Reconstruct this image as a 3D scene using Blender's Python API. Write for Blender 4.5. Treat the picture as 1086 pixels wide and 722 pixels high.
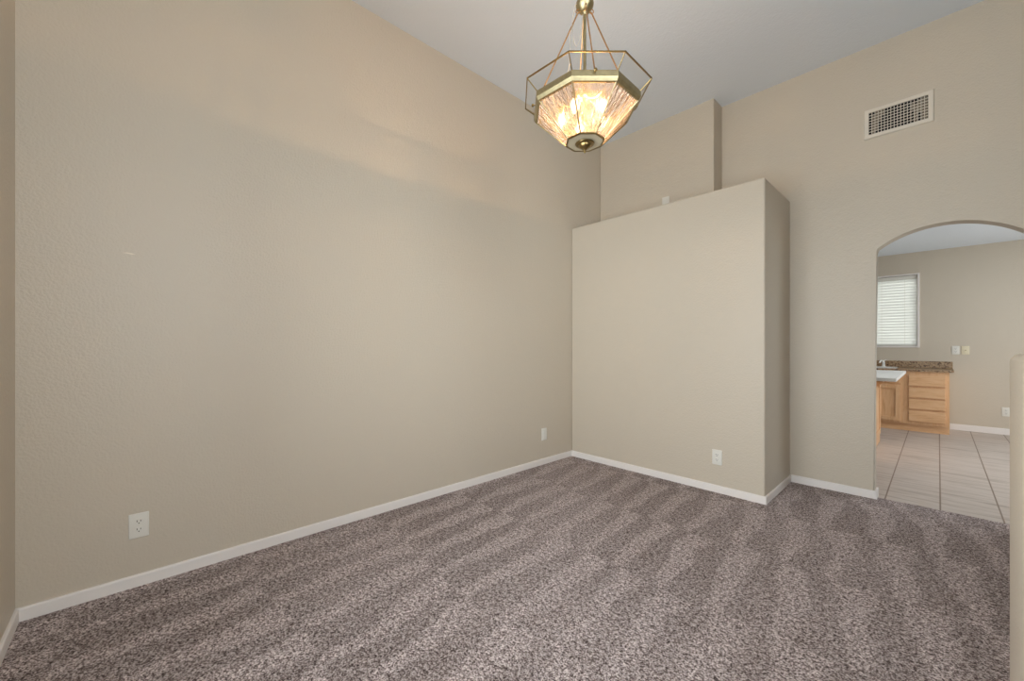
import bpy, bmesh, math, random
from mathutils import Vector, Matrix
random.seed(4)
for o in list(bpy.data.objects): bpy.data.objects.remove(o)
SC = bpy.context.scene
COL = SC.collection
PI = math.pi

# ------------------------------------------------------------------ camera
H = 1.15
FPX = 425.0
YAW = math.atan2(452, 425)
cam_d = bpy.data.cameras.new('camera'); cam = bpy.data.objects.new('camera', cam_d); COL.objects.link(cam)
cam_d.sensor_fit = 'HORIZONTAL'; cam_d.sensor_width = 36.0; cam_d.lens = FPX / 1086 * 36
cam_d.shift_y = 5.5 / 1086; cam_d.clip_start = 0.02; cam_d.clip_end = 100
cam.location = (0, 0, H); cam.rotation_euler = (PI / 2, 0, YAW)
SC.camera = cam
SC.view_settings.view_transform = 'Standard'; SC.view_settings.look = 'None'
SC.view_settings.gamma = 1; SC.view_settings.use_curve_mapping = False
SC.view_settings.exposure = 0.08

# ------------------------------------------------------------------ world and lights
W = bpy.data.worlds.new('sky'); SC.world = W; W.use_nodes = True
wn = W.node_tree
bg = wn.nodes['Background']
sky = wn.nodes.new('ShaderNodeTexSky'); sky.sky_type = 'HOSEK_WILKIE'
sky.sun_direction = (-0.4, -0.5, 0.75); sky.turbidity = 3
wn.links.new(sky.outputs[0], bg.inputs[0]); bg.inputs[1].default_value = 1.0

def area(name, loc, rot, sx, sy, power, col, spread=180):
    d = bpy.data.lights.new(name, 'AREA'); d.shape = 'RECTANGLE'; d.size = sx; d.size_y = sy
    d.energy = power; d.color = col; d.spread = math.radians(spread)
    o = bpy.data.objects.new(name, d); COL.objects.link(o); o.location = loc; o.rotation_euler = rot
    return o
DAY = (0.90, 0.955, 1.0)
area('window_daylight', (-0.72, -0.50, 1.35), (PI/2, 0, 0), 2.3, 2.0, 114, DAY)             # tall window behind the camera
area('side_fill_added', (1.44, 0.42, 1.95), (PI/2, 0, PI/2), 1.25, 2.3, 70, DAY)               # added fill behind a made-up side window, brightens the left wall
area('kitchen_daylight', (3.20, 6.3, 1.2), (PI/2 + 0.45, 0, PI/2), 2.2, 1.9, 72, (0.88, 0.95, 1.0))   # kitchen patio window
area('kitchen_window_daylight', (-0.80, 8.42, 1.66), (-PI/2, 0, 0), 1.3, 1.15, 25, (1.0, 1.0, 0.98))

area('kitchen_fill_added', (1.1, 5.7, 2.49), (0, 0, 0), 1.3, 0.7, 24, (0.92, 0.96, 1.0))  # added overhead fill without a fixture, shades the drawer lips and lights the tiles

# ------------------------------------------------------------------ materials
def srgb(r, g, b):
    def c(v):
        v /= 255.0
        return v / 12.92 if v <= 0.04045 else ((v + 0.055) / 1.055) ** 2.4
    return (c(r), c(g), c(b), 1)
def mat(name, col=(0.5, 0.5, 0.5, 1), rough=0.5, metal=0.0, spec=0.5):
    m = bpy.data.materials.new(name); m.use_nodes = True
    p = m.node_tree.nodes['Principled BSDF']
    p.inputs['Base Color'].default_value = col; p.inputs['Roughness'].default_value = rough
    p.inputs['Metallic'].default_value = metal; p.inputs['Specular IOR Level'].default_value = spec
    return m
class N:
    """small node helper"""
    def __init__(s, m): s.t = m.node_tree; s.p = s.t.nodes.get('Principled BSDF')
    def n(s, typ, **kw):
        x = s.t.nodes.new(typ)
        for k, v in kw.items():
            if k.startswith('i_'): x.inputs[k[2:].replace('_', ' ')].default_value = v
            else: setattr(x, k, v)
        return x
    def l(s, a, b): s.t.links.new(a, b)
    def coord(s, scale=(1, 1, 1), rot=(0, 0, 0), loc=(0, 0, 0)):
        c = s.n('ShaderNodeTexCoord'); mp = s.n('ShaderNodeMapping')
        mp.inputs['Scale'].default_value = scale; mp.inputs['Rotation'].default_value = rot; mp.inputs['Location'].default_value = loc
        s.l(c.outputs['Object'], mp.inputs[0]); return mp.outputs[0]
    def noise(s, vec, scale, detail=2, rough=0.5, dist=0):
        x = s.n('ShaderNodeTexNoise'); x.inputs['Scale'].default_value = scale; x.inputs['Detail'].default_value = detail
        x.inputs['Roughness'].default_value = rough; x.inputs['Distortion'].default_value = dist
        s.l(vec, x.inputs['Vector']); return x.outputs['Fac']
    def ramp(s, fac, stops, interp='LINEAR'):
        x = s.n('ShaderNodeValToRGB'); r = x.color_ramp; r.interpolation = interp
        while len(r.elements) < len(stops): r.elements.new(0.5)
        for e, (pos, c) in zip(r.elements, stops): e.position = pos; e.color = c
        s.l(fac, x.inputs[0]); return x.outputs[0]
    def math(s, op, a, b=None, c=None, clamp=False):
        x = s.n('ShaderNodeMath', operation=op); x.use_clamp = clamp
        for i, v in enumerate((a, b, c)):
            if v is None: continue
            if isinstance(v, (int, float)): x.inputs[i].default_value = v
            else: s.l(v, x.inputs[i])
        return x.outputs[0]
    def mix(s, fac, a, b, mode='MIX'):
        x = s.n('ShaderNodeMix', data_type='RGBA', blend_type=mode)
        for i, v in ((0, fac), (6, a), (7, b)):
            if isinstance(v, (int, float)): x.inputs[i].default_value = v
            elif isinstance(v, tuple): x.inputs[i].default_value = v
            else: s.l(v, x.inputs[i])
        return x.outputs[2]
    def bump(s, h, strength=0.3, dist=0.01):
        x = s.n('ShaderNodeBump'); x.inputs['Strength'].default_value = strength; x.inputs['Distance'].default_value = dist
        s.l(h, x.inputs['Height']); s.l(x.outputs[0], s.p.inputs['Normal']); return x

def paint(name, col, rough=0.55, orange=0.35, scale=95):
    m = mat(name, col, rough, 0, 0.4); k = N(m); v = k.coord()
    a = k.noise(v, scale, 2, 0.5); b = k.noise(v, scale * 0.35, 1, 0.5)
    k.bump(k.math('ADD', a, k.math('MULTIPLY', b, 0.5)), orange, 0.006)
    return m
M = {}
M['wall'] = paint('beige_wall_paint', srgb(203, 191, 173), 0.42)
M['ceiling'] = paint('white_ceiling_paint', srgb(228, 233, 238), 0.8, 0.3, 70)
M['white_trim'] = paint('white_trim_paint', srgb(236, 229, 223), 0.4, 0.05)
M['plastic'] = paint('white_plastic', srgb(226, 222, 212), 0.35, 0.02, 30)
M['cream_plastic'] = paint('cream_plastic', srgb(228, 216, 186), 0.4, 0.02, 30)
M['dark'] = mat('dark_slot', srgb(60, 48, 38), 0.7)
M['duct'] = mat('dark_duct', srgb(26, 22, 19), 0.9)
M['damper'] = mat('grey_damper_metal', srgb(120, 108, 92), 0.6)
M['register'] = paint('register_enamel', srgb(222, 212, 196), 0.45, 0.03, 40)
M['porcelain'] = mat('white_porcelain', srgb(235, 232, 226), 0.2)
M['laminate'] = paint('white_laminate', srgb(226, 224, 220), 0.35, 0.02, 40)
M['chrome'] = mat('chrome', srgb(215, 215, 215), 0.15, 1.0)

def brassy(name, col, rough):
    m = mat(name, col, rough, 1.0); k = N(m); v = k.coord()
    n = k.noise(v, 60, 3); k.l(k.ramp(n, [(0.3, tuple(c * 0.82 for c in col[:3]) + (1,)), (0.7, col)]), k.p.inputs['Base Color'])
    return m
M['brass'] = brassy('antique_brass', srgb(184, 170, 132), 0.38)
M['dark_brass'] = brassy('dark_brass', srgb(150, 128, 84), 0.3)
M['copper_brass'] = brassy('copper_brass', srgb(205, 160, 112), 0.35)

def glass_mat(name, tint, gloss, bump=False):
    m = bpy.data.materials.new(name); m.use_nodes = True; t = m.node_tree; t.nodes.remove(t.nodes['Principled BSDF'])
    k = N(m); out = t.nodes['Material Output']
    tr = k.n('ShaderNodeBsdfTransparent'); tr.inputs[0].default_value = tint
    gl = k.n('ShaderNodeBsdfGlossy'); gl.inputs['Roughness'].default_value = 0.06
    mx = k.n('ShaderNodeMixShader')
    fr = k.n('ShaderNodeFresnel'); fr.inputs[0].default_value = 1.45
    f = k.math('MULTIPLY', fr.outputs[0], gloss, clamp=True)
    k.l(f, mx.inputs[0]); k.l(tr.outputs[0], mx.inputs[1]); k.l(gl.outputs[0], mx.inputs[2])
    if not bump:
        k.l(mx.outputs[0], out.inputs[0]); return m
    v = k.coord(scale=(1, 1, 1))
    uv = k.n('ShaderNodeUVMap')
    mp = k.n('ShaderNodeMapping'); mp.inputs['Scale'].default_value = (9, 2.2, 1); k.l(uv.outputs[0], mp.inputs[0])
    nz = k.noise(mp.outputs[0], 1.0, 3, 0.6, 1.4)
    nz2 = k.noise(mp.outputs[0], 2.2, 2, 0.5, 0.8)
    bp = k.n('ShaderNodeBump'); bp.inputs['Strength'].default_value = 1.0; bp.inputs['Distance'].default_value = 0.02
    k.l(nz, bp.inputs['Height']); k.l(bp.outputs[0], gl.inputs['Normal'])
    dif = k.n('ShaderNodeBsdfTranslucent'); dif.inputs[0].default_value = (0.95, 0.78, 0.62, 1)
    k.l(bp.outputs[0], dif.inputs['Normal'])
    rf = k.n('ShaderNodeBsdfRefraction'); rf.inputs['IOR'].default_value = 1.22; rf.inputs['Roughness'].default_value = 0.05
    rf.inputs[0].default_value = (1.0, 0.95, 0.90, 1); k.l(bp.outputs[0], rf.inputs['Normal'])
    mr = k.n('ShaderNodeMixShader'); mr.inputs[0].default_value = 0.72; k.l(mx.outputs[0], mr.inputs[1]); k.l(rf.outputs[0], mr.inputs[2])
    mx = mr
    mx2 = k.n('ShaderNodeMixShader')
    fac = k.ramp(nz2, [(0.36, (0.02,)*3+(1,)), (0.46, (0.11,)*3+(1,)), (0.52, (0.02,)*3+(1,)), (0.60, (0.03,)*3+(1,)), (0.66, (0.20,)*3+(1,)), (0.72, (0.03,)*3+(1,))])
    k.l(fac, mx2.inputs[0]); k.l(mx.outputs[0], mx2.inputs[1]); k.l(dif.outputs[0], mx2.inputs[2])
    k.l(mx2.outputs[0], out.inputs[0]); return m
M['glass'] = glass_mat('clear_glass', (0.97, 0.97, 0.96, 1), 1.6)
M['frost'] = mat('frosted_champagne_glass', srgb(192, 180, 152), 0.35)
M['pane'] = glass_mat('window_glass', (0.97, 0.98, 0.98, 1), 1.0)
M['ripple_glass'] = glass_mat('rippled_glass', (0.93, 0.90, 0.87, 1), 2.0, True)
m = mat('lit_bulb', (1, 0.8, 0.55, 1)); p = m.node_tree.nodes['Principled BSDF']
p.inputs['Emission Color'].default_value = (1.0, 0.70, 0.44, 1); p.inputs['Emission Strength'].default_value = 3.6; M['bulb'] = m
m = mat('clear_wire', srgb(190, 180, 165), 0.3); M['wire'] = m

# carpet: two-tone cut pile with vacuum strokes laid in the nap
m = mat('taupe_carpet', rough=1.0, spec=0.1); k = N(m)
v = k.coord()
sep = k.n('ShaderNodeSeparateXYZ'); k.l(v, sep.inputs[0])
wob = k.noise(v, 1.6, 2, 0.5); wob2 = k.noise(v, 5.0, 2, 0.6)
yy = k.math('ADD', sep.outputs[1], k.math('MULTIPLY', k.math('SUBTRACT', wob, 0.5), 0.30))
yrow = k.math('DIVIDE', k.math('SUBTRACT', yy, 0.47), 0.68)
row = k.math('FLOOR', yrow); frac = k.math('SUBTRACT', yrow, row)
across = k.math('ADD', sep.outputs[0], k.math('MULTIPLY', sep.outputs[1], 0.075))
across = k.math('ADD', across, k.math('MULTIPLY', k.math('SUBTRACT', wob2, 0.5), 0.06))
across = k.math('ADD', across, k.math('MULTIPLY', row, 0.093))
across = k.math('ADD', across, k.math('MULTIPLY', k.math('SUBTRACT', wob, 0.5), 0.25))
ph = k.math('FRACT', k.math('DIVIDE', across, 0.235))
tri = k.math('ABSOLUTE', k.math('SUBTRACT', ph, 0.5))                 # 0..0.5
thr = k.math('ADD', 0.12, k.math('MULTIPLY', frac, 0.20))            # strokes are wedges, wider towards one end
st = k.n('ShaderNodeMapRange', interpolation_type='SMOOTHSTEP')
k.l(k.math('SUBTRACT', tri, thr), st.inputs[0]); st.inputs[1].default_value = -0.07; st.inputs[2].default_value = 0.07
patch = k.noise(v, 1.1, 1, 0.5)
stripe = k.math('MULTIPLY', st.outputs[0], k.ramp(patch, [(0.30, (0.45,)*3 + (1,)), (0.62, (1, 1, 1, 1))]))
gr = k.noise(v, 150, 2, 0.75, 0.6)
gr2 = k.noise(v, 60, 2, 0.7, 0.5)
g = k.math('ADD', k.math('MULTIPLY', gr, 0.65), k.math('MULTIPLY', gr2, 0.35))
base = k.ramp(g, [(0.40, srgb(76, 62, 59)), (0.46, srgb(138, 122, 118)), (0.52, srgb(190, 174, 170)), (0.585, srgb(238, 225, 221))])
shade = k.ramp(stripe, [(0.0, (1.0, 1.0, 1.0, 1)), (1.0, (0.72, 0.71, 0.70, 1))])
k.l(k.mix(1.0, base, shade, 'MULTIPLY'), k.p.inputs['Base Color'])
k.bump(g, 0.9, 0.012)
M['carpet'] = m

# vein-cut ceramic tile
m = mat('beige_tile', rough=0.42); k = N(m); v = k.coord()
sep = k.n('ShaderNodeSeparateXYZ'); k.l(v, sep.inputs[0])
def joint(src, off, pitch, half):
    a = k.math('FRACT', k.math('DIVIDE', k.math('SUBTRACT', src, off), pitch))
    d = k.math('MULTIPLY', k.math('MINIMUM', a, k.math('SUBTRACT', 1.0, a)), pitch)
    return k.math('LESS_THAN', d, half)
jx = joint(sep.outputs[0], -0.275, 0.2855, 0.0042); jy = joint(sep.outputs[1], 4.10, 0.571, 0.0036)
v2 = k.coord(scale=(1.3, 13, 1), rot=(0, 0, 0.03))
vein = k.noise(v2, 1.4, 5, 0.62, 0.5); cloud = k.noise(v, 2.3, 2, 0.5)
tone = k.ramp(vein, [(0.30, srgb(154, 140, 128)), (0.45, srgb(190, 178, 168)), (0.56, srgb(202, 191, 182)), (0.72, srgb(174, 159, 147))])
tone = k.mix(k.math('MULTIPLY', cloud, 0.35), tone, srgb(188, 176, 168))
c1 = k.mix(jx, tone, srgb(132, 114, 100)); c2 = k.mix(k.math('MULTIPLY', jy, 0.35), c1, srgb(140, 120, 104))
k.l(c2, k.p.inputs['Base Color']); k.bump(k.math('SUBTRACT', 1.0, jx), 0.3, 0.003)
M['tile'] = m

# oak
def oak(name, vert):
    m = mat(name, rough=0.42); k = N(m)
    v = k.coord(scale=(14, 3, 1.6) if vert else (1.8, 3, 16))
    a = k.noise(v, 1.6, 4, 0.6, 1.2); b = k.noise(v, 9, 2, 0.6)
    f = k.math('ADD', k.math('MULTIPLY', a, 0.75), k.math('MULTIPLY', b, 0.25))
    k.l(k.ramp(f, [(0.30, srgb(206, 156, 110)), (0.48, srgb(222, 176, 130)), (0.62, srgb(228, 186, 142)), (0.75, srgb(208, 160, 114))]), k.p.inputs['Base Color'])
    k.bump(f, 0.08, 0.002); return m
M['oak'] = oak('honey_oak_upright', True); M['oak_h'] = oak('honey_oak_level', False)
M['oak_panel'] = oak('honey_oak_panel', True)
# granite
m = mat('brown_granite', rough=0.3, spec=0.3); k = N(m); v = k.coord()
a = k.noise(v, 42, 4, 0.7, 0.4); vo = k.n('ShaderNodeTexVoronoi'); vo.inputs['Scale'].default_value = 75; k.l(v, vo.inputs['Vector'])
f = k.math('ADD', k.math('MULTIPLY', a, 0.8), k.math('MULTIPLY', vo.outputs['Distance'], 0.25))
k.l(k.ramp(f, [(0.40, srgb(60, 42, 30)), (0.50, srgb(140, 110, 80)), (0.57, srgb(196, 166, 130)), (0.63, srgb(118, 90, 62)), (0.72, srgb(218, 200, 174))]), k.p.inputs['Base Color'])
M['granite'] = m
# blind slats let some daylight through
m = mat('white_blind_slat', srgb(240, 240, 236), 0.5); k = N(m)
tl = k.n('ShaderNodeBsdfTranslucent'); tl.inputs[0].default_value = (0.92, 0.93, 0.9, 1)
mx = k.n('ShaderNodeMixShader'); mx.inputs[0].default_value = 0.30
k.l(k.p.outputs[0], mx.inputs[1]); k.l(tl.outputs[0], mx.inputs[2]); k.l(mx.outputs[0], m.node_tree.nodes['Material Output'].inputs[0])
M['slat'] = m
m = mat('plaster_fill', srgb(226, 214, 194), 0.7); M['mark'] = m

# ------------------------------------------------------------------ geometry helpers
def link(name, bm, m, parent=None, smooth=False, recalc=True):
    if recalc: bmesh.ops.recalc_face_normals(bm, faces=bm.faces)
    me = bpy.data.meshes.new(name); bm.to_mesh(me); bm.free()
    ms = m if isinstance(m, (list, tuple)) else [m]
    for x in ms: me.materials.append(x)
    if smooth:
        for f in me.polygons: f.use_smooth = True
        me.set_sharp_from_angle(angle=math.radians(38))
    o = bpy.data.objects.new(name, me); COL.objects.link(o)
    if parent: o.parent = parent
    return o
def box(bm, x0, x1, y0, y1, z0, z1, bev=0, seg=2, mi=0):
    r = bmesh.ops.create_cube(bm, size=1.0)
    for vv in r['verts']:
        vv.co = Vector((x0 + (vv.co.x + .5) * (x1 - x0), y0 + (vv.co.y + .5) * (y1 - y0), z0 + (vv.co.z + .5) * (z1 - z0)))
    fs = set(f for vv in r['verts'] for f in vv.link_faces)
    for f in fs: f.material_index = mi
    if bev:
        es = list(set(e for vv in r['verts'] for e in vv.link_edges))
        bmesh.ops.bevel(bm, geom=es, offset=bev, segments=seg, profile=0.5, affect='EDGES')
def prism(bm, pts, axis, a0, a1, mi=0):
    """extrude a 2D outline along an axis ('x','y','z')"""
    def P(p, a):
        return {'x': (a, p[0], p[1]), 'y': (p[0], a, p[1]), 'z': (p[0], p[1], a)}[axis]
    v0 = [bm.verts.new(P(p, a0)) for p in pts]; v1 = [bm.verts.new(P(p, a1)) for p in pts]
    n = len(pts)
    fs = [bm.faces.new(v0), bm.faces.new(v1[::-1])]
    for i in range(n): fs.append(bm.faces.new((v0[i], v0[(i+1) % n], v1[(i+1) % n], v1[i])))
    for f in fs: f.material_index = mi
    return v0, v1
def tube(bm, pts, r, seg=8, cap=True):
    pts = [Vector(p) for p in pts]; rings = []
    up = Vector((0, 0, 1))
    for i, p in enumerate(pts):
        d = (pts[min(i+1, len(pts)-1)] - pts[max(i-1, 0)]).normalized()
        a = d.cross(up)
        if a.length < 1e-3: a = d.cross(Vector((1, 0, 0)))
        a.normalize(); b = d.cross(a).normalized()
        rr = r[i] if isinstance(r, (list, tuple)) else r
        rings.append([bm.verts.new(p + (a * math.cos(2*PI*j/seg) + b * math.sin(2*PI*j/seg)) * rr) for j in range(seg)])
    for A, B in zip(rings, rings[1:]):
        for j in range(seg): bm.faces.new((A[j], A[(j+1) % seg], B[(j+1) % seg], B[j]))
    if cap: bm.faces.new(rings[0]); bm.faces.new(rings[-1][::-1])
def lathe(bm, prof, seg=24, c=(0, 0, 0), off=0.0):
    rings = []
    for r, z in prof:
        if r < 1e-5: rings.append([bm.verts.new((c[0], c[1], c[2] + z))])
        else: rings.append([bm.verts.new((c[0] + r*math.cos(2*PI*j/seg + off), c[1] + r*math.sin(2*PI*j/seg + off), c[2] + z)) for j in range(seg)])
    for A, B in zip(rings, rings[1:]):
        for j in range(seg):
            a = A[j % len(A)]; b = A[(j+1) % len(A)]; d = B[(j+1) % len(B)]; e = B[j % len(B)]
            vs = []
            for q in (a, b, d, e):
                if q not in vs: vs.append(q)
            if len(vs) > 2: bm.faces.new(vs)
def torus(bm, c, R, r, mtx=None, seg=14, rs=6, stretch=1.0):
    rings = []
    for i in range(seg):
        t = 2*PI*i/seg; ring = []
        for j in range(rs):
            s = 2*PI*j/rs
            q = Vector(((R + r*math.cos(s))*math.cos(t), r*math.sin(s), (R + r*math.cos(s))*math.sin(t) * stretch))
            if mtx: q = mtx @ q
            ring.append(bm.verts.new(q + Vector(c)))
        rings.append(ring)
    for i in range(seg):
        A, B = rings[i], rings[(i+1) % seg]
        for j in range(rs): bm.faces.new((A[j], A[(j+1) % rs], B[(j+1) % rs], B[j]))
def tag(o, label, cat, group=None):
    o['label'] = label; o['category'] = cat
    if group: o['group'] = group
    return o
def thing(name, label, cat, loc=(0, 0, 0), rotz=0, group=None):
    o = bpy.data.objects.new(name, None); COL.objects.link(o); o.empty_display_size = 0.05
    o.location = loc; o.rotation_euler = (0, 0, rotz)
    return tag(o, label, cat, group)
def struct(name, bm, m, parent=None, bevel=0, seg=4, smooth=False):
    o = link(name, bm, m, parent, smooth)
    if not parent: o['kind'] = 'structure'
    if bevel:
        b = o.modifiers.new('rounded_corners', 'BEVEL'); b.width = bevel; b.segments = seg; b.limit_method = 'ANGLE'; b.angle_limit = math.radians(50)
    return o
def dup(root, loc, rotz, label, group=None):
    r = root.copy(); COL.objects.link(r); r.location = loc; r.rotation_euler = (0, 0, rotz); r['label'] = label
    if group: r['group'] = group
    for ch in list(root.children):
        c = ch.copy(); COL.objects.link(c); c.parent = r
        for g2 in ch.children:
            d = g2.copy(); COL.objects.link(d); d.parent = c
    return r

# ------------------------------------------------------------------ room shell
XL, YN, YP, YB, YF = -2.63, -0.364, 3.33, 3.85, 4.05
XR, ZC, ZP, WT = 3.30, 3.41, 2.375, 0.115
KX0, KX1, KY, KZ = -3.20, 3.10, 8.22, 2.50
T = 0.12

def holed_wall(name, axis, a0, a1, u0, u1, z0, z1, holes):
    """a wall slab thick from a0 to a1 along axis, with rectangular openings (u0,u1,z0,z1)"""
    bm = bmesh.new()
    us = sorted(set([u0, u1] + [h[0] for h in holes] + [h[1] for h in holes]))
    for ua, ub in zip(us, us[1:]):
        mid = (ua + ub) / 2; zs = [(z0, z1)]
        for h in holes:
            if h[0] < mid < h[1]: zs = [(z0, h[2]), (h[3], z1)]
        for za, zb in zs:
            if axis == 'y': box(bm, ua, ub, a0, a1, za, zb)
            else: box(bm, a0, a1, ua, ub, za, zb)
    bmesh.ops.remove_doubles(bm, verts=bm.verts, dist=1e-4)
    # drop the internal faces between neighbouring slabs
    seen = {}
    for f in bm.faces:
        kx = tuple(round(q, 4) for q in f.calc_center_median()); seen.setdefault(kx, []).append(f)
    dead = [f for fs in seen.values() if len(fs) > 1 for f in fs]
    bmesh.ops.delete(bm, geom=dead, context='FACES')
    return struct(name, bm, M['wall'])

bm = bmesh.new(); box(bm, XL - T, XL, YN - T, YF + WT, -0.1, ZC + 0.1); struct('wall_left', bm, M['wall'])
XS = 1.34
holed_wall('wall_near', 'y', YN - T, YN, XL, XS, -0.1, ZC + 0.1, [(-1.87, 0.43, 0.35, 2.35)])
holed_wall('wall_right', 'x', XR, XR + T, YN - T, YF + WT, -0.1, ZC + 0.1, [])
holed_wall('wall_side_added', 'x', XS, XS + T, YN - T, 1.25, -0.1, ZC + 0.1, [(-0.23, 1.07, 0.80, 3.15)])  # unseen wall and opening, added so light reaches the left wall

# far wall with the arched opening
AX, AZ, AR = 0.0292, 1.4634, 0.5362
hw = 0.356; zs = AZ + math.sqrt(AR**2 - hw**2)
out = [(XL, -0.1), (AX - hw, -0.1), (AX - hw, zs)]
a0 = math.atan2(zs - AZ, -hw); hr = 0.405; zr = AZ + math.sqrt(AR**2 - hr**2); a1 = math.atan2(zr - AZ, hr)
for i in range(1, 40):
    a = a0 + (a1 - a0) * i / 40; out.append((AX + AR*math.cos(a), AZ + AR*math.sin(a)))
out += [(AX + hr, zr), (AX + hr, -0.1), (XR, -0.1), (XR, ZC + 0.1), (XL, ZC + 0.1)]
bm = bmesh.new(); prism(bm, out, 'y', YF, YF + WT)
es = []
for e in bm.edges:
    c = (e.verts[0].co + e.verts[1].co) / 2
    if abs(e.verts[0].co.y - e.verts[1].co.y) < 1e-5 and AX - hw - 1e-3 <= c.x <= AX + hr + 1e-3 and c.z < 2.05 and (abs(e.verts[0].co.x - e.verts[1].co.x) < 0.3) and c.z > -0.09:
        es.append(e)
bmesh.ops.bevel(bm, geom=es, offset=0.010, segments=3, profile=0.5, affect='EDGES')
struct('wall_far', bm, M['wall'], smooth=True)

# partition block and the upper wall above it
bm = bmesh.new(); box(bm, XL - 0.001, -0.862, YP, YF + 0.001, -0.02, ZP); struct('wall_partition', bm, M['wall'], bevel=0.012)
bm = bmesh.new(); box(bm, XL - 0.001, -1.404, YB, YF + 0.001, ZP - 0.001, ZC + 0.02); struct('wall_upper', bm, M['wall'], bevel=0.008)

# low wall beside the camera, rounded on every edge
bm = bmesh.new()
box(bm, 0.114, XR + 0.02, 1.25, 1.50, -0.02, 1.1315, 0.018, 5)
struct('wall_half', bm, M['wall'], smooth=True)

bm = bmesh.new(); box(bm, XL - T, XR + T, YN - T, YF + 0.05, -0.1, 0.0); struct('floor', bm, M['carpet'])
bm = bmesh.new(); box(bm, KX0 - T, KX1 + T, YF + 0.05, KY + T, -0.1, -0.004); struct('floor_kitchen', bm, M['tile'])
bm = bmesh.new(); box(bm, XL - T, XR + T, YN - T, YF + WT, ZC, ZC + 0.1); struct('ceiling', bm, M['ceiling'])
bm = bmesh.new(); box(bm, KX0 - T, KX1 + T, YF + WT, KY + T, KZ, KZ + 0.1); struct('ceiling_kitchen', bm, M['ceiling'])
WX0, WX1, WZ0, WZ1 = -1.42, -0.205, 1.145, 2.175
holed_wall('wall_kitchen_back', 'y', KY, KY + T, KX0, KX1, -0.1, KZ + 0.05, [(WX0, WX1, WZ0, WZ1)])
bm = bmesh.new(); box(bm, KX0 - T, KX0, YF + WT, KY + T, -0.1, KZ + 0.05); struct('wall_kitchen_left', bm, M['wall'])
holed_wall('wall_kitchen_right', 'x', KX1, KX1 + T, YF + WT, KY + T, -0.1, KZ + 0.05, [(5.2, 7.4, 0.2, 2.2)])

# baseboards: square profile with an eased top edge
def bb_prof(t, h): return [(0, -0.01), (t, -0.01), (t, h - 0.006), (t - 0.003, h - 0.001), (t - 0.006, h), (0, h)]
def base_x(name, x0, x1, y, s, h=0.056, t=0.012):
    bm = bmesh.new(); prism(bm, [(y + s*a, b) for a, b in bb_prof(t, h)], 'x', x0, x1); struct(name, bm, M['white_trim'])
def base_y(name, y0, y1, x, s, h=0.056, t=0.012):
    bm = bmesh.new(); prism(bm, [(x + s*a, b) for a, b in bb_prof(t, h)], 'y', y0, y1); struct(name, bm, M['white_trim'])
base_y('baseboard_left', YN, YP, XL, 1)
base_x('baseboard_near', XL + 0.012, XS, YN, 1)
base_x('baseboard_partition', XL + 0.012, -0.862 + 0.012, YP, -1)
base_y('baseboard_partition_side', YP, YF, -0.862, 1)
base_x('baseboard_far', -0.850, AX - hw + 0.004, YF, -1, 0.060)
bm = bmesh.new(); box(bm, AX - hw - 0.002, AX - hw + 0.013, YF - 0.012, YF + WT + 0.01, -0.01, 0.060, 0.005, 3); struct('baseboard_arch', bm, M['white_trim'])
base_x('baseboard_far_right', AX + hr, XR, YF, -1, 0.060)
base_x('baseboard_kitchen', 0.11, KX1, KY, -1, 0.075)

# off-frame windows that let the daylight in, the side one added
def window(name, axis, pos, u0, u1, z0, z1, inward, bars=1, w=0.05):
    bm = bmesh.new()
    def b(ua, ub, za, zb, d0=-0.03, d1=0.03):
        p0, p1 = sorted((pos + d0*inward, pos + d1*inward))
        if axis == 'y': box(bm, ua, ub, p0, p1, za, zb, 0.004, 1)
        else: box(bm, p0, p1, ua, ub, za, zb, 0.004, 1)
    b(u0, u1, z0, z0 + w); b(u0, u1, z1 - w, z1); b(u0, u0 + w, z0 + w, z1 - w); b(u1 - w, u1, z0 + w, z1 - w)
    for i in range(bars):
        c = u0 + (u1 - u0) * (i + 1) / (bars + 1); b(c - 0.02, c + 0.02, z0 + w, z1 - w, -0.02, 0.02)
    o = struct(name, bm, M['white_trim'])
    bm = bmesh.new(); p0, p1 = pos - 0.003, pos + 0.003
    if axis == 'y': box(bm, u0 + w/2, u1 - w/2, p0, p1, z0 + w/2, z1 - w/2)
    else: box(bm, p0, p1, u0 + w/2, u1 - w/2, z0 + w/2, z1 - w/2)
    link('pane', bm, M['pane'], o); return o
window('window_2', 'y', YN - 0.07, -1.87, 0.43, 0.35, 2.35, 1, 1)
window('window_side_added', 'x', XS + 0.06, -0.23, 1.07, 0.80, 3.15, -1, 0)  # made-up window, added to brighten the left wall
window('window_4', 'x', KX1 + 0.06, 5.2, 7.4, 0.2, 2.2, -1, 1)

# kitchen window seen through the arch
win = window('window_1', 'y', KY + 0.09, WX0, WX1, WZ0, WZ1, -1, 1, 0.022)
bm = bmesh.new()
for (a, b_, c, d) in ((WX0 - 0.022, WX1 + 0.022, WZ1, WZ1 + 0.022), (WX0 - 0.022, WX1 + 0.022, WZ0 - 0.022, WZ0), (WX0 - 0.022, WX0, WZ0, WZ1), (WX1, WX1 + 0.022, WZ0, WZ1)):
    box(bm, a, b_, KY - 0.016, KY + 0.05, c, d, 0.002, 1)
link('window_frame', bm, M['white_trim'], win)

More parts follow.
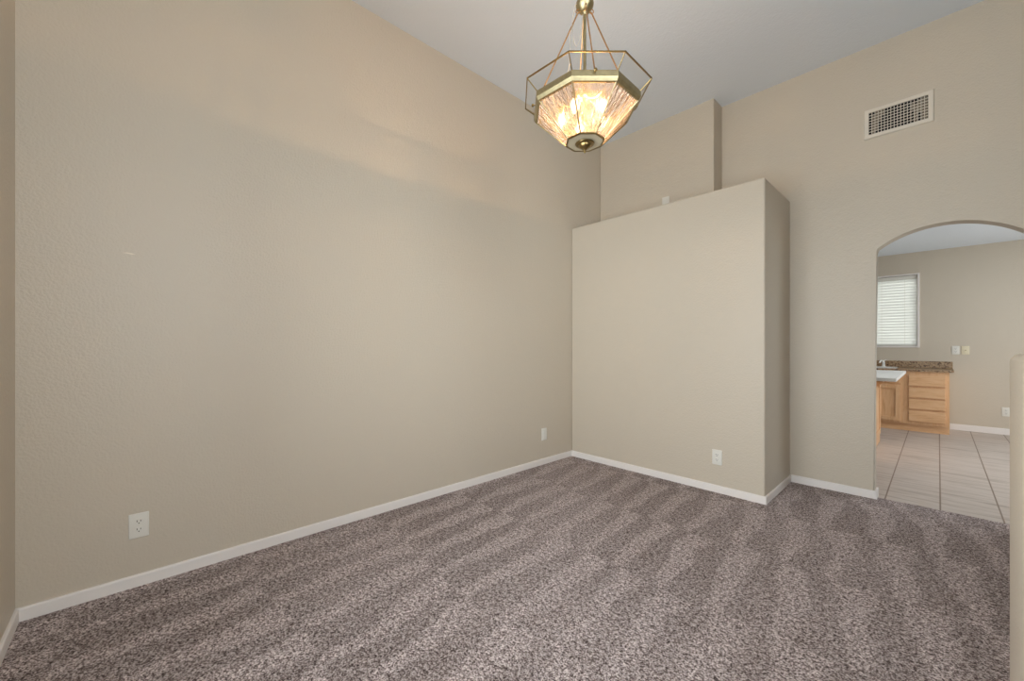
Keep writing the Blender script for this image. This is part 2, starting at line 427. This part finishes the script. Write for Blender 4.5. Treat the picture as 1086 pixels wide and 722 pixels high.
bl = thing('window_blind', 'white horizontal slat blind lowered over the kitchen window', 'blind', (0, 0, 0))
bm = bmesh.new(); box(bm, WX0 + 0.008, WX1 - 0.008, KY + 0.006, KY + 0.052, WZ1 - 0.055, WZ1 - 0.004, 0.003, 2); link('headrail', bm, M['plastic'], bl)
bm = bmesh.new(); z = WZ1 - 0.075; ang = math.radians(60); ns = 0
while z > WZ0 + 0.030:
    n = 5; vs0 = []; vs1 = []
    for j in range(n + 1):
        s = (j / n - 0.5) * 0.054; crown = 0.008 * (1 - (2 * j / n - 1) ** 2)
        yy_ = KY + 0.020 + s * math.cos(ang) - crown * math.sin(ang); zz_ = z + s * math.sin(ang) + crown * math.cos(ang)
        vs0.append((WX0 + 0.003, yy_, zz_)); vs1.append((WX1 - 0.003, yy_, zz_))
    th = Vector((0, -math.sin(ang), math.cos(ang))) * 0.0022
    A = [bm.verts.new(q) for q in vs0]; B = [bm.verts.new(q) for q in vs1]
    A2 = [bm.verts.new(Vector(q) + th) for q in vs0]; B2 = [bm.verts.new(Vector(q) + th) for q in vs1]
    for j in range(n):
        bm.faces.new((A[j], A[j+1], B[j+1], B[j])); bm.faces.new((A2[j], B2[j], B2[j+1], A2[j+1]))
        bm.faces.new((A[j], A2[j], A2[j+1], A[j+1])); bm.faces.new((B[j], B[j+1], B2[j+1], B2[j]))
    bm.faces.new((A[0], B[0], B2[0], A2[0])); bm.faces.new((A[n], A2[n], B2[n], B[n]))
    z -= 0.0415
link('slats', bm, M['slat'], bl)
bm = bmesh.new(); box(bm, WX0 + 0.010, WX1 - 0.010, KY + 0.012, KY + 0.046, WZ0 + 0.001, WZ0 + 0.030, 0.003, 2); link('bottom_rail', bm, M['plastic'], bl)
for x in (-1.22, -0.81, -0.585, -0.335):
    bm = bmesh.new(); tube(bm, [(x, KY - 0.004, WZ1 - 0.05), (x, KY - 0.004, WZ0 + 0.015)], 0.0016, 6); link('ladder_cord', bm, M['plastic'], bl)

# ------------------------------------------------------------------ kitchen
CF = KY - 0.60            # cabinet front plane
def frame_front(bm, x0, x1, z0, z1, y, th):
    box(bm, x0, x1, y - th, y, z0, z1, 0.004, 2)
dc = thing('base_cabinet', 'honey oak base cabinet with four stacked drawers at the end of the kitchen run', 'cabinet', (0, 0, 0))
bm = bmesh.new(); x0, x1 = -0.318, 0.100
box(bm, x0, x1, CF, KY - 0.001, 0.100, 0.805); link('cabinet_body', bm, M['oak'], dc)
bm = bmesh.new(); box(bm, x0, x1 - 0.0, CF + 0.045, KY - 0.001, -0.004, 0.100); link('toe_kick', bm, M['oak_h'], dc)
for z0, z1 in ((0.609, 0.755), (0.452, 0.590), (0.300, 0.438), (0.134, 0.284)):
    bm = bmesh.new()
    box(bm, -0.278, 0.068, CF - 0.010, CF, z0, z1)
    box(bm, -0.272, 0.062, CF - 0.026, CF - 0.009, z0 + 0.006, z1 - 0.002, 0.003, 2)
    link('drawer', bm, M['oak_h'], dc)
sb = thing('base_cabinet', 'honey oak sink base cabinet with panelled doors under the kitchen window', 'cabinet', (0, 0, 0))
bm = bmesh.new(); box(bm, -1.24, -0.319, CF, KY - 0.001, 0.100, 0.805); link('cabinet_body', bm, M['oak'], sb)
bm = bmesh.new(); box(bm, -1.24, -0.319, CF + 0.045, KY - 0.001, -0.004, 0.100); link('toe_kick', bm, M['oak_h'], sb)
def panel_door(x0, x1, z0, z1, parent):
    bm = bmesh.new(); w = 0.052
    box(bm, x0, x0 + w, CF - 0.019, CF, z0, z1, 0.003, 2); box(bm, x1 - w, x1, CF - 0.019, CF, z0, z1, 0.003, 2)
    box(bm, x0 + w, x1 - w, CF - 0.019, CF, z0, z0 + w, 0.003, 2); box(bm, x0 + w, x1 - w, CF - 0.019, CF, z1 - w, z1, 0.003, 2)
    d = link('door', bm, M['oak'], parent)
    bm = bmesh.new(); box(bm, x0 + w - 0.004, x1 - w + 0.004, CF - 0.005, CF - 0.001, z0 + w - 0.004, z1 - w + 0.004); link('door_panel', bm, M['oak_panel'], d)
for a, b_ in ((-0.598, -0.353), (-0.875, -0.630), (-1.200, -0.955)):
    panel_door(a, b_, 0.125, 0.612, sb)
    bm = bmesh.new(); box(bm, a, b_, CF - 0.019, CF, 0.642, 0.760, 0.005, 2); link('drawer_front', bm, M['oak_h'], sb)

# granite top with backsplash, sink cut-out
SX0, SX1, SY0, SY1 = -1.18, -0.42, CF + 0.10, KY - 0.12
ct = thing('countertop', 'brown speckled granite countertop with short backsplash along the kitchen wall', 'countertop', (0, 0, 0))
bm = bmesh.new(); z0, z1 = 0.806, 0.832; ex = 0.138
for q in ((-1.26, SX0, CF - 0.032, KY), (SX1, ex, CF - 0.032, KY), (SX0, SX1, CF - 0.032, SY0), (SX0, SX1, SY1, KY)):
    box(bm, *q, z0, z1)
bmesh.ops.remove_doubles(bm, verts=bm.verts, dist=1e-4)
link('slab', bm, M['granite'], ct)
bm = bmesh.new(); box(bm, -1.26, ex, KY - 0.022, KY - 0.0005, z1, 0.928, 0.003, 2); link('backsplash', bm, M['granite'], ct)

sk = thing('kitchen_sink', 'white drop-in sink set in the granite counter below the window', 'sink', (0, 0, 0))
bm = bmesh.new()
w = 0.035
for q in ((SX0 - 0.02, SX0 + w, SY0 - 0.02, SY1 + 0.02), (SX1 - w, SX1 + 0.02, SY0 - 0.02, SY1 + 0.02), (SX0 + w, SX1 - w, SY0 - 0.02, SY0 + w), (SX0 + w, SX1 - w, SY1 - 0.05, SY1 + 0.02)):
    box(bm, *q, 0.8325, 0.842, 0.003, 2)
link('rim', bm, M['porcelain'], sk)
bm = bmesh.new()
vt = [bm.verts.new(q) for q in ((SX0+w, SY0+w, .833), (SX1-w, SY0+w, .833), (SX1-w, SY1-.05, .833), (SX0+w, SY1-.05, .833))]
vb = [bm.verts.new(q) for q in ((SX0+.06, SY0+.06, .815), (SX1-.06, SY0+.06, .815), (SX1-.06, SY1-.075, .815), (SX0+.06, SY1-.075, .815))]
for i in range(4): bm.faces.new((vt[i], vt[(i+1) % 4], vb[(i+1) % 4], vb[i]))
bm.faces.new(vb); link('basin', bm, M['porcelain'], sk, recalc=False)

fa = thing('faucet', 'short white faucet at the back right of the kitchen sink', 'faucet', (-0.555, SY1 - 0.015, 0.842))
bm = bmesh.new(); lathe(bm, [(0, 0), (0.026, 0), (0.026, 0.006), (0.017, 0.014), (0.016, 0.055), (0.019, 0.062), (0.012, 0.07), (0, 0.072)], 16); link('base', bm, M['porcelain'], fa, True)
bm = bmesh.new(); tube(bm, [(0, 0, 0.05), (-0.01, -0.03, 0.085), (-0.02, -0.08, 0.09), (-0.03, -0.12, 0.075), (-0.032, -0.128, 0.058)], [0.011, 0.011, 0.010, 0.010, 0.011], 10); link('spout', bm, M['porcelain'], fa, True)
bm = bmesh.new(); tube(bm, [(0, 0, 0.068), (0.004, 0.005, 0.085), (0.03, 0.01, 0.096)], [0.008, 0.007, 0.005], 8); link('handle', bm, M['porcelain'], fa, True)

# island
it = thing('kitchen_island', 'honey oak island cabinet standing under the white worktop', 'cabinet', (0, 0, 0))
bm = bmesh.new(); box(bm, -1.55, -0.482, 5.42, 6.54, 0.0, 0.800); link('cabinet_body', bm, M['oak'], it)
bm = bmesh.new()
for (a, b_, c, d) in ((5.43, 5.49, .10, .79), (6.47, 6.53, .10, .79), (5.49, 6.47, .10, .16), (5.49, 6.47, .73, .79)):
    box(bm, -0.482, -0.474, a, b_, c, d, 0.002, 1)
link('end_panel_trim', bm, M['oak'], it)
wt = thing('island_worktop', 'white worktop with a wide overhang on the kitchen island', 'countertop', (0, 0, 0))
bm = bmesh.new(); box(bm, -1.62, -0.262, 5.08, 6.70, 0.818, 0.850, 0.005, 3); link('slab', bm, M['laminate'], wt)
bm = bmesh.new(); box(bm, -1.56, -0.36, 5.20, 6.60, 0.8005, 0.818); link('underlay', bm, M['oak_h'], wt)
for y in (5.75, 6.25):
    bm = bmesh.new(); prism(bm, [(-0.4735, 0.80), (-0.33, 0.80), (-0.35, 0.775), (-0.42, 0.75), (-0.455, 0.70), (-0.4735, 0.66)], 'y', y - 0.015, y + 0.015)
    link('bracket', bm, M['oak'], wt)

# ------------------------------------------------------------------ wall plates
def face_poly(bm, pts, y, mi=0):
    f = bm.faces.new([bm.verts.new((p[0], y, p[1])) for p in pts]); f.material_index = mi; return f
def make_outlet(label, loc, rotz, group=None):
    t = thing('wall_outlet', label, 'outlet', loc, rotz, group)       # faces local -Y
    bm = bmesh.new(); box(bm, -0.036, 0.036, -0.006, 0, -0.0585, 0.0585, 0.0028, 3); link('cover_plate', bm, M['plastic'], t, True)
    for zc in (0.0195, -0.0195):
        bm = bmesh.new()
        pts = []
        for i in range(24):
            a = 2*PI*i/24; pts.append((0.0172*math.cos(a), max(-0.0135, min(0.0135, 0.0172*math.sin(a))) + zc))
        prism(bm, pts, 'y', -0.0085, -0.005)
        for sx, hh in ((-0.0064, 0.0045), (0.0064, 0.0036)):
            box(bm, sx - 0.0013, sx + 0.0013, -0.0088, -0.0084, zc + 0.003 - hh, zc + 0.003 + hh, 0, 1, 1)
        pp = [(0.0026*math.cos(2*PI*i/12), 0.0026*math.sin(2*PI*i/12) + zc - 0.0078) for i in range(12)]
        prism(bm, pp, 'y', -0.0088, -0.0084, 1)
        link('receptacle', bm, [M['plastic'], M['dark']], t)
    bm = bmesh.new(); lathe(bm, [(0.003, 0), (0.003, 0.0012), (0, 0.0018)], 12); bmesh.ops.rotate(bm, verts=bm.verts, matrix=Matrix.Rotation(PI/2, 3, 'X'))
    bmesh.ops.translate(bm, verts=bm.verts, vec=(0, -0.006, 0)); link('screw', bm, M['plastic'], t)
    return t
o1 = make_outlet('white duplex wall outlet at the left end of the long left wall', (XL, 0.013, 0.289), PI/2)
dup(o1, (-1.189, YP, 0.275), 0, 'white duplex wall outlet low on the front of the partition')
dup(o1, (0.602, KY, 0.292), 0, 'white wall outlet low on the kitchen wall beside the half wall')
dup(o1, (0.164, KY, 1.088), 0, 'white outlet plate above the counter end, left of the cream plate')
# narrow phone jack plate of the left wall
pj = thing('wall_jack', 'white wall plate near the far end of the left wall by the partition', 'wall plate', (XL, 2.900, 0.290), PI/2)
bm = bmesh.new(); box(bm, -0.036, 0.036, -0.006, 0, -0.0585, 0.0585, 0.0028, 3); link('cover_plate', bm, M['plastic'], pj, True)
bm = bmesh.new(); box(bm, -0.0165, 0.0165, -0.009, -0.005, -0.033, 0.033, 0.0015, 2); link('insert', bm, M['plastic'], pj)
# cream plate of the kitchen
cp = thing('cable_plate', 'cream wall plate with one centre jack right of the white plate', 'wall plate', (0.254, KY, 1.088))
bm = bmesh.new(); box(bm, -0.036, 0.036, -0.006, 0, -0.0585, 0.0585, 0.0028, 3); link('cover_plate', bm, M['cream_plastic'], cp, True)
bm = bmesh.new(); tube(bm, [(0, -0.005, 0), (0, -0.016, 0)], 0.0055, 12); link('jack', bm, M['dark_brass'], cp)
# plate on the ledge above the partition
lp = thing('wall_jack', 'beige plate peeking over the top of the partition on the upper wall', 'wall plate', (-1.858, YB, 2.572))
bm = bmesh.new(); box(bm, -0.036, 0.036, -0.006, 0, -0.0585, 0.0585, 0.0028, 3); link('cover_plate', bm, M['plastic'], lp, True)
bm = bmesh.new(); box(bm, -0.0165, 0.0165, -0.010, -0.005, -0.033, 0.033, 0.0015, 2); link('insert', bm, M['plastic'], lp)

# supply register on the far wall
vx0, vx1, vz0, vz1 = -0.389, -0.018, 2.712, 2.936
vt_ = thing('air_register', 'white grille air register high on the far wall above the arch', 'vent', ((vx0+vx1)/2, YF, (vz0+vz1)/2))
hwv, hhv = (vx1 - vx0)/2, (vz1 - vz0)/2
bw = 0.030
bm = bmesh.new()
ring = [(1, 0.0), (0.0, 0)]
def rect(bm, e, y): return [bm.verts.new((sx*(hwv - e), y, sz*(hhv - e))) for sx, sz in ((-1, -1), (1, -1), (1, 1), (-1, 1))]
rs = [rect(bm, 0, 0), rect(bm, 0.001, -0.003), rect(bm, 0.006, -0.011), rect(bm, bw - 0.003, -0.012), rect(bm, bw, -0.010), rect(bm, bw, -0.0005)]
for A, B in zip(rs, rs[1:]):
    for i in range(4): bm.faces.new((A[i], A[(i+1) % 4], B[(i+1) % 4], B[i]))
link('frame', bm, M['register'], vt_)
bm = bmesh.new(); box(bm, -hwv + bw - 0.001, hwv - bw + 0.001, -0.0012, -0.0004, -hhv + bw - 0.001, hhv - bw + 0.001); link('backing', bm, M['duct'], vt_)
gw, gh = hwv - bw, hhv - bw
bm = bmesh.new()
nf = 18
for i in range(1, nf):
    x = -gw + 2*gw*i/nf; box(bm, x - 0.0016, x + 0.0016, -0.0100, -0.0065, -gh, gh)
link('upright_fins', bm, M['register'], vt_)
bm = bmesh.new(); nl = 8
for i in range(1, nl):
    z = -gh + 2*gh*i/nl; box(bm, -gw, gw, -0.0062, -0.0028, z - 0.0019, z + 0.0019)
link('level_louvers', bm, M['register'], vt_)
for i, (z0, z1) in {1: (-1, .7), 2: (-.8, 1), 3: (0, 1), 4: (.5, 1), 14: (-1, .6), 13: (.1, .7), 15: (-.2, .9), 16: (-1, 1), 17: (-1, .95)}.items():
    bm = bmesh.new(); x = -gw + 2*gw*(i + 0.5)/nf; box(bm, x - 0.0062, x + 0.0062, -0.0026, -0.0014, z0*gh, z1*gh)
    link('damper_blade', bm, M['damper'], vt_)
for sx in (-1, 1):
    bm = bmesh.new(); lathe(bm, [(0.004, 0), (0.004, 0.001), (0, 0.002)], 12); bmesh.ops.rotate(bm, verts=bm.verts, matrix=Matrix.Rotation(PI/2, 3, 'X'))
    bmesh.ops.translate(bm, verts=bm.verts, vec=(sx*(hwv - 0.015), -0.0116, 0)); link('screw', bm, M['register'], vt_)

# filled scratch on the left wall
bm = bmesh.new(); prism(bm, [(-0.043, 1.588), (-0.03, 1.591), (-0.012, 1.590), (0.002, 1.586), (-0.012, 1.584), (-0.03, 1.586)], 'x', XL - 0.001, XL + 0.0012)
tag(link('wall_scuff', bm, M['mark']), 'short pale filled scratch on the long left wall at eye height', 'mark')

# ------------------------------------------------------------------ chandelier
CX, CY = -1.0816, 1.463
ch = thing('chandelier', 'brass and glass octagonal chandelier hanging from the ceiling over the carpet', 'chandelier', (CX, CY, 0), YAW)
# local frame: +Y is the camera's forward direction; octagon sides square to it
def octv(R, z, i): a = PI/8 + i*PI/4; return Vector((R*math.cos(a), R*math.sin(a), z))
R_rim, Z_rim = 0.283, 2.272
R_bt, Z_bt = 0.238, 2.231
R_bb, Z_bb = 0.232, 2.192
R_lo, Z_lo = 0.086, 2.058
def oct_sweep(bm, prof):
    rings = [[bm.verts.new(octv(R, z, i)) for i in range(8)] for R, z in prof]
    n = len(prof)
    for q in range(n):
        A, B = rings[q], rings[(q+1) % n]
        for i in range(8): bm.faces.new((A[i], A[(i+1) % 8], B[(i+1) % 8], B[i]))
bm = bmesh.new()
oct_sweep(bm, [(R_bt, Z_bt), (R_bt + 0.002, Z_bt - 0.006), (R_bt + 0.002, Z_bb + 0.014), (R_bt - 0.001, Z_bb + 0.008), (R_bb, Z_bb), (R_bb - 0.014, Z_bb - 0.001), (R_bb - 0.014, Z_bb + 0.003), (R_bt - 0.005, Z_bb + 0.006), (R_bt - 0.005, Z_bt)])
link('belt', bm, M['brass'], ch)
bm = bmesh.new(); oct_sweep(bm, [(R_rim + 0.002, Z_rim + 0.003), (R_rim + 0.002, Z_rim - 0.002), (R_rim - 0.003, Z_rim - 0.002), (R_rim - 0.003, Z_rim + 0.003)])
link('top_rim', bm, M['dark_brass'], ch)
def panel(Ra, za, Rb, zb, i, m, name):
    a, b_, c, d = octv(Ra, za, i), octv(Ra, za, i+1), octv(Rb, zb, i+1), octv(Rb, zb, i)
    n = (b_ - a).cross(d - a).normalized() * 0.0012
    bm = bmesh.new(); uvl = bm.loops.layers.uv.new('UVMap')
    top = [bm.verts.new(q + n) for q in (a, b_, c, d)]; f = bm.faces.new(top)
    wa, wb = (b_ - a).length, (c - d).length; hh = (d - a).length
    uvs = [(-wa/2, 0), (wa/2, 0), (wb/2, hh), (-wb/2, hh)]
    for lp_, uv in zip(f.loops, uvs): lp_[uvl].uv = (uv[0]*6 + i*1.7, uv[1]*6)
    return link(name, bm, m, ch, recalc=False)
for i in range(8):
    panel(R_bt - 0.003, Z_bt + 0.000, R_rim - 0.001, Z_rim, i, M['glass'], 'clear_glass_panel')
    panel(R_bb - 0.006, Z_bb, R_lo, Z_lo, i, M['ripple_glass'], 'rippled_glass_panel')
for i in range(8):
    bm = bmesh.new(); tube(bm, [octv(R_bb - 0.005, Z_bb - 0.001, i), octv(R_lo, Z_lo - 0.001, i)], 0.0032, 6); link('lower_rib', bm, M['brass'], ch)
    bm = bmesh.new(); tube(bm, [octv(R_bt - 0.002, Z_bt - 0.001, i), octv(R_rim, Z_rim, i)], 0.0024, 6); link('upper_rib', bm, M['dark_brass'], ch)
bm = bmesh.new(); oct_sweep(bm, [(R_lo + 0.003, Z_lo + 0.002), (R_lo + 0.003, Z_lo - 0.003), (R_lo - 0.004, Z_lo - 0.004), (R_lo - 0.004, Z_lo + 0.002)])
link('bottom_ring', bm, M['dark_brass'], ch)
bm = bmesh.new(); vs = [bm.verts.new(octv(R_lo - 0.003, Z_lo - 0.001, i)) for i in range(8)]; bm.faces.new(vs)
link('bottom_plate', bm, M['frost'], ch)
bm = bmesh.new(); lathe(bm, [(0, -0.003), (0.040, -0.004), (0.043, -0.007), (0.040, -0.011), (0.028, -0.013), (0.026, -0.018), (0.023, -0.024), (0.012, -0.030), (0.006, -0.037), (0.0045, -0.040), (0.0055, -0.043), (0.0045, -0.047), (0, -0.049)], 28, (0, 0, Z_lo))
link('finial', bm, M['dark_brass'], ch, True)
ap = math.cos(PI/8)
for q in range(4):
    a = q * PI/2 + PI/2 * 0
    d = Vector((math.cos(a), math.sin(a), 0))
    r0 = (R_bt + 0.001)*ap
    bm = bmesh.new(); tube(bm, [d*(r0 - 0.012) + Vector((0, 0, Z_bt - 0.008)), d*(r0 + 0.006) + Vector((0, 0, Z_bt - 0.008)), d*(r0 + 0.007) + Vector((0, 0, Z_bt - 0.008)), d*(r0 + 0.014) + Vector((0, 0, Z_bt - 0.008)), d*(r0 + 0.017) + Vector((0, 0, Z_bt - 0.008))], [0.003, 0.003, 0.0062, 0.0068, 0.004], 12)
    link('knob', bm, M['dark_brass'], ch, True)
    # slender hanging rod with a hooked end
    bm = bmesh.new()
    top = d*0.032 + Vector((0, 0, 2.632)); bot = d*(r0 - 0.010) + Vector((0, 0, Z_bt + 0.012))
    tube(bm, [d*0.026 + Vector((0, 0, 2.640)), top, bot, d*(r0 - 0.010) + Vector((0, 0, Z_bt - 0.010))], [0.0035, 0.0032, 0.0032, 0.003], 8)
    torus(bm, d*0.030 + Vector((0, 0, 2.642)), 0.009, 0.0022, Matrix.Rotation(a, 3, 'Z'))
    link('hanging_rod', bm, M['copper_brass'], ch, True)
bm = bmesh.new(); lathe(bm, [(0, -0.008), (0.008, -0.006), (0.012, 0.004), (0.024, 0.010), (0.030, 0.022), (0.038, 0.030), (0.040, 0.044), (0.034, 0.056), (0.020, 0.064), (0.012, 0.078), (0.014, 0.084), (0.008, 0.092), (0, 0.094)], 24, (0, 0, 2.632))
link('hub', bm, M['brass'], ch, True)
bm = bmesh.new(); lathe(bm, [(0, 0.41), (0.007, 0.41), (0.007, 0.13), (0.011, 0.12), (0.011, 0.06), (0.024, 0.05), (0.028, 0.03), (0.018, 0.016), (0.006, 0.012), (0.006, 0.0), (0, 0.0)], 18, (0, 0, 2.225 - 0.0))
link('stem', bm, M['brass'], ch, True)
bm = bmesh.new(); lathe(bm, [(0, 0.2), (0.005, 0.2), (0.005, 0), (0, 0)], 10, (0, 0, 2.055)); link('centre_rod', bm, M['dark_brass'], ch, True)
# candle bulbs on short curved arms
for q in range(5):
    a = q * 2*PI/5 + 0.35; d = Vector((math.cos(a), math.sin(a), 0)); rb = 0.105
    bm = bmesh.new()
    tube(bm, [d*0.02 + Vector((0, 0, 2.252)), d*0.06 + Vector((0, 0, 2.228)), d*0.095 + Vector((0, 0, 2.236)), d*rb + Vector((0, 0, 2.226))], 0.004, 8)
    lathe(bm, [(0.0, 0.0), (0.012, 0.0), (0.012, -0.036), (0.0, -0.036)], 14, (d.x*rb, d.y*rb, 2.230))
    ar = link('socket_arm', bm, M['brass'], ch, True)
    bm = bmesh.new(); lathe(bm, [(0, 0), (0.010, -0.001), (0.0155, -0.014), (0.0165, -0.024), (0.012, -0.040), (0.005, -0.055), (0, -0.062)], 16, (d.x*rb, d.y*rb, 2.194))
    b = link('bulb', bm, M['bulb'], ar, True)
    ld = bpy.data.lights.new('bulb_light', 'POINT'); ld.energy = 3.9; ld.color = (1.0, 0.63, 0.34); ld.shadow_soft_size = 0.0
    lo = bpy.data.objects.new('bulb_light', ld); COL.objects.link(lo); lo.parent = ch; lo.location = d*(rb*0.6) + Vector((0, 0, 2.212))
# loose lamp cord and chain up to the ceiling canopy
bm = bmesh.new()
tube(bm, [(-0.012, -0.01, 2.70), (-0.045, -0.01, 2.66), (-0.058, -0.01, 2.58), (-0.052, -0.012, 2.50), (-0.040, -0.014, 2.475), (-0.025, -0.014, 2.50), (-0.018, -0.012, 2.56), (-0.010, -0.01, 2.62)], 0.0018, 6)
tube(bm, [(-0.03, 0.02, 2.66), (-0.062, 0.02, 2.55), (-0.065, 0.02, 2.42), (-0.085, 0.02, 2.33), (-0.075, 0.01, 2.25)], 0.0015, 6)
link('lamp_cord', bm, M['wire'], ch, True)
bm = bmesh.new(); z = 2.722 + 0.014; i = 0
while z < ZC - 0.05:
    torus(bm, (0, 0, z), 0.011, 0.0026, Matrix.Rotation(i * PI/2, 3, 'Z'), 12, 6, 1.5); z += 0.0262; i += 1
link('chain', bm, M['brass'], ch, True)
bm = bmesh.new(); lathe(bm, [(0, -0.052), (0.010, -0.050), (0.012, -0.040), (0.050, -0.030), (0.064, -0.012), (0.066, -0.001), (0, -0.001)], 28, (0, 0, ZC)); link('ceiling_canopy', bm, M['brass'], ch, True)
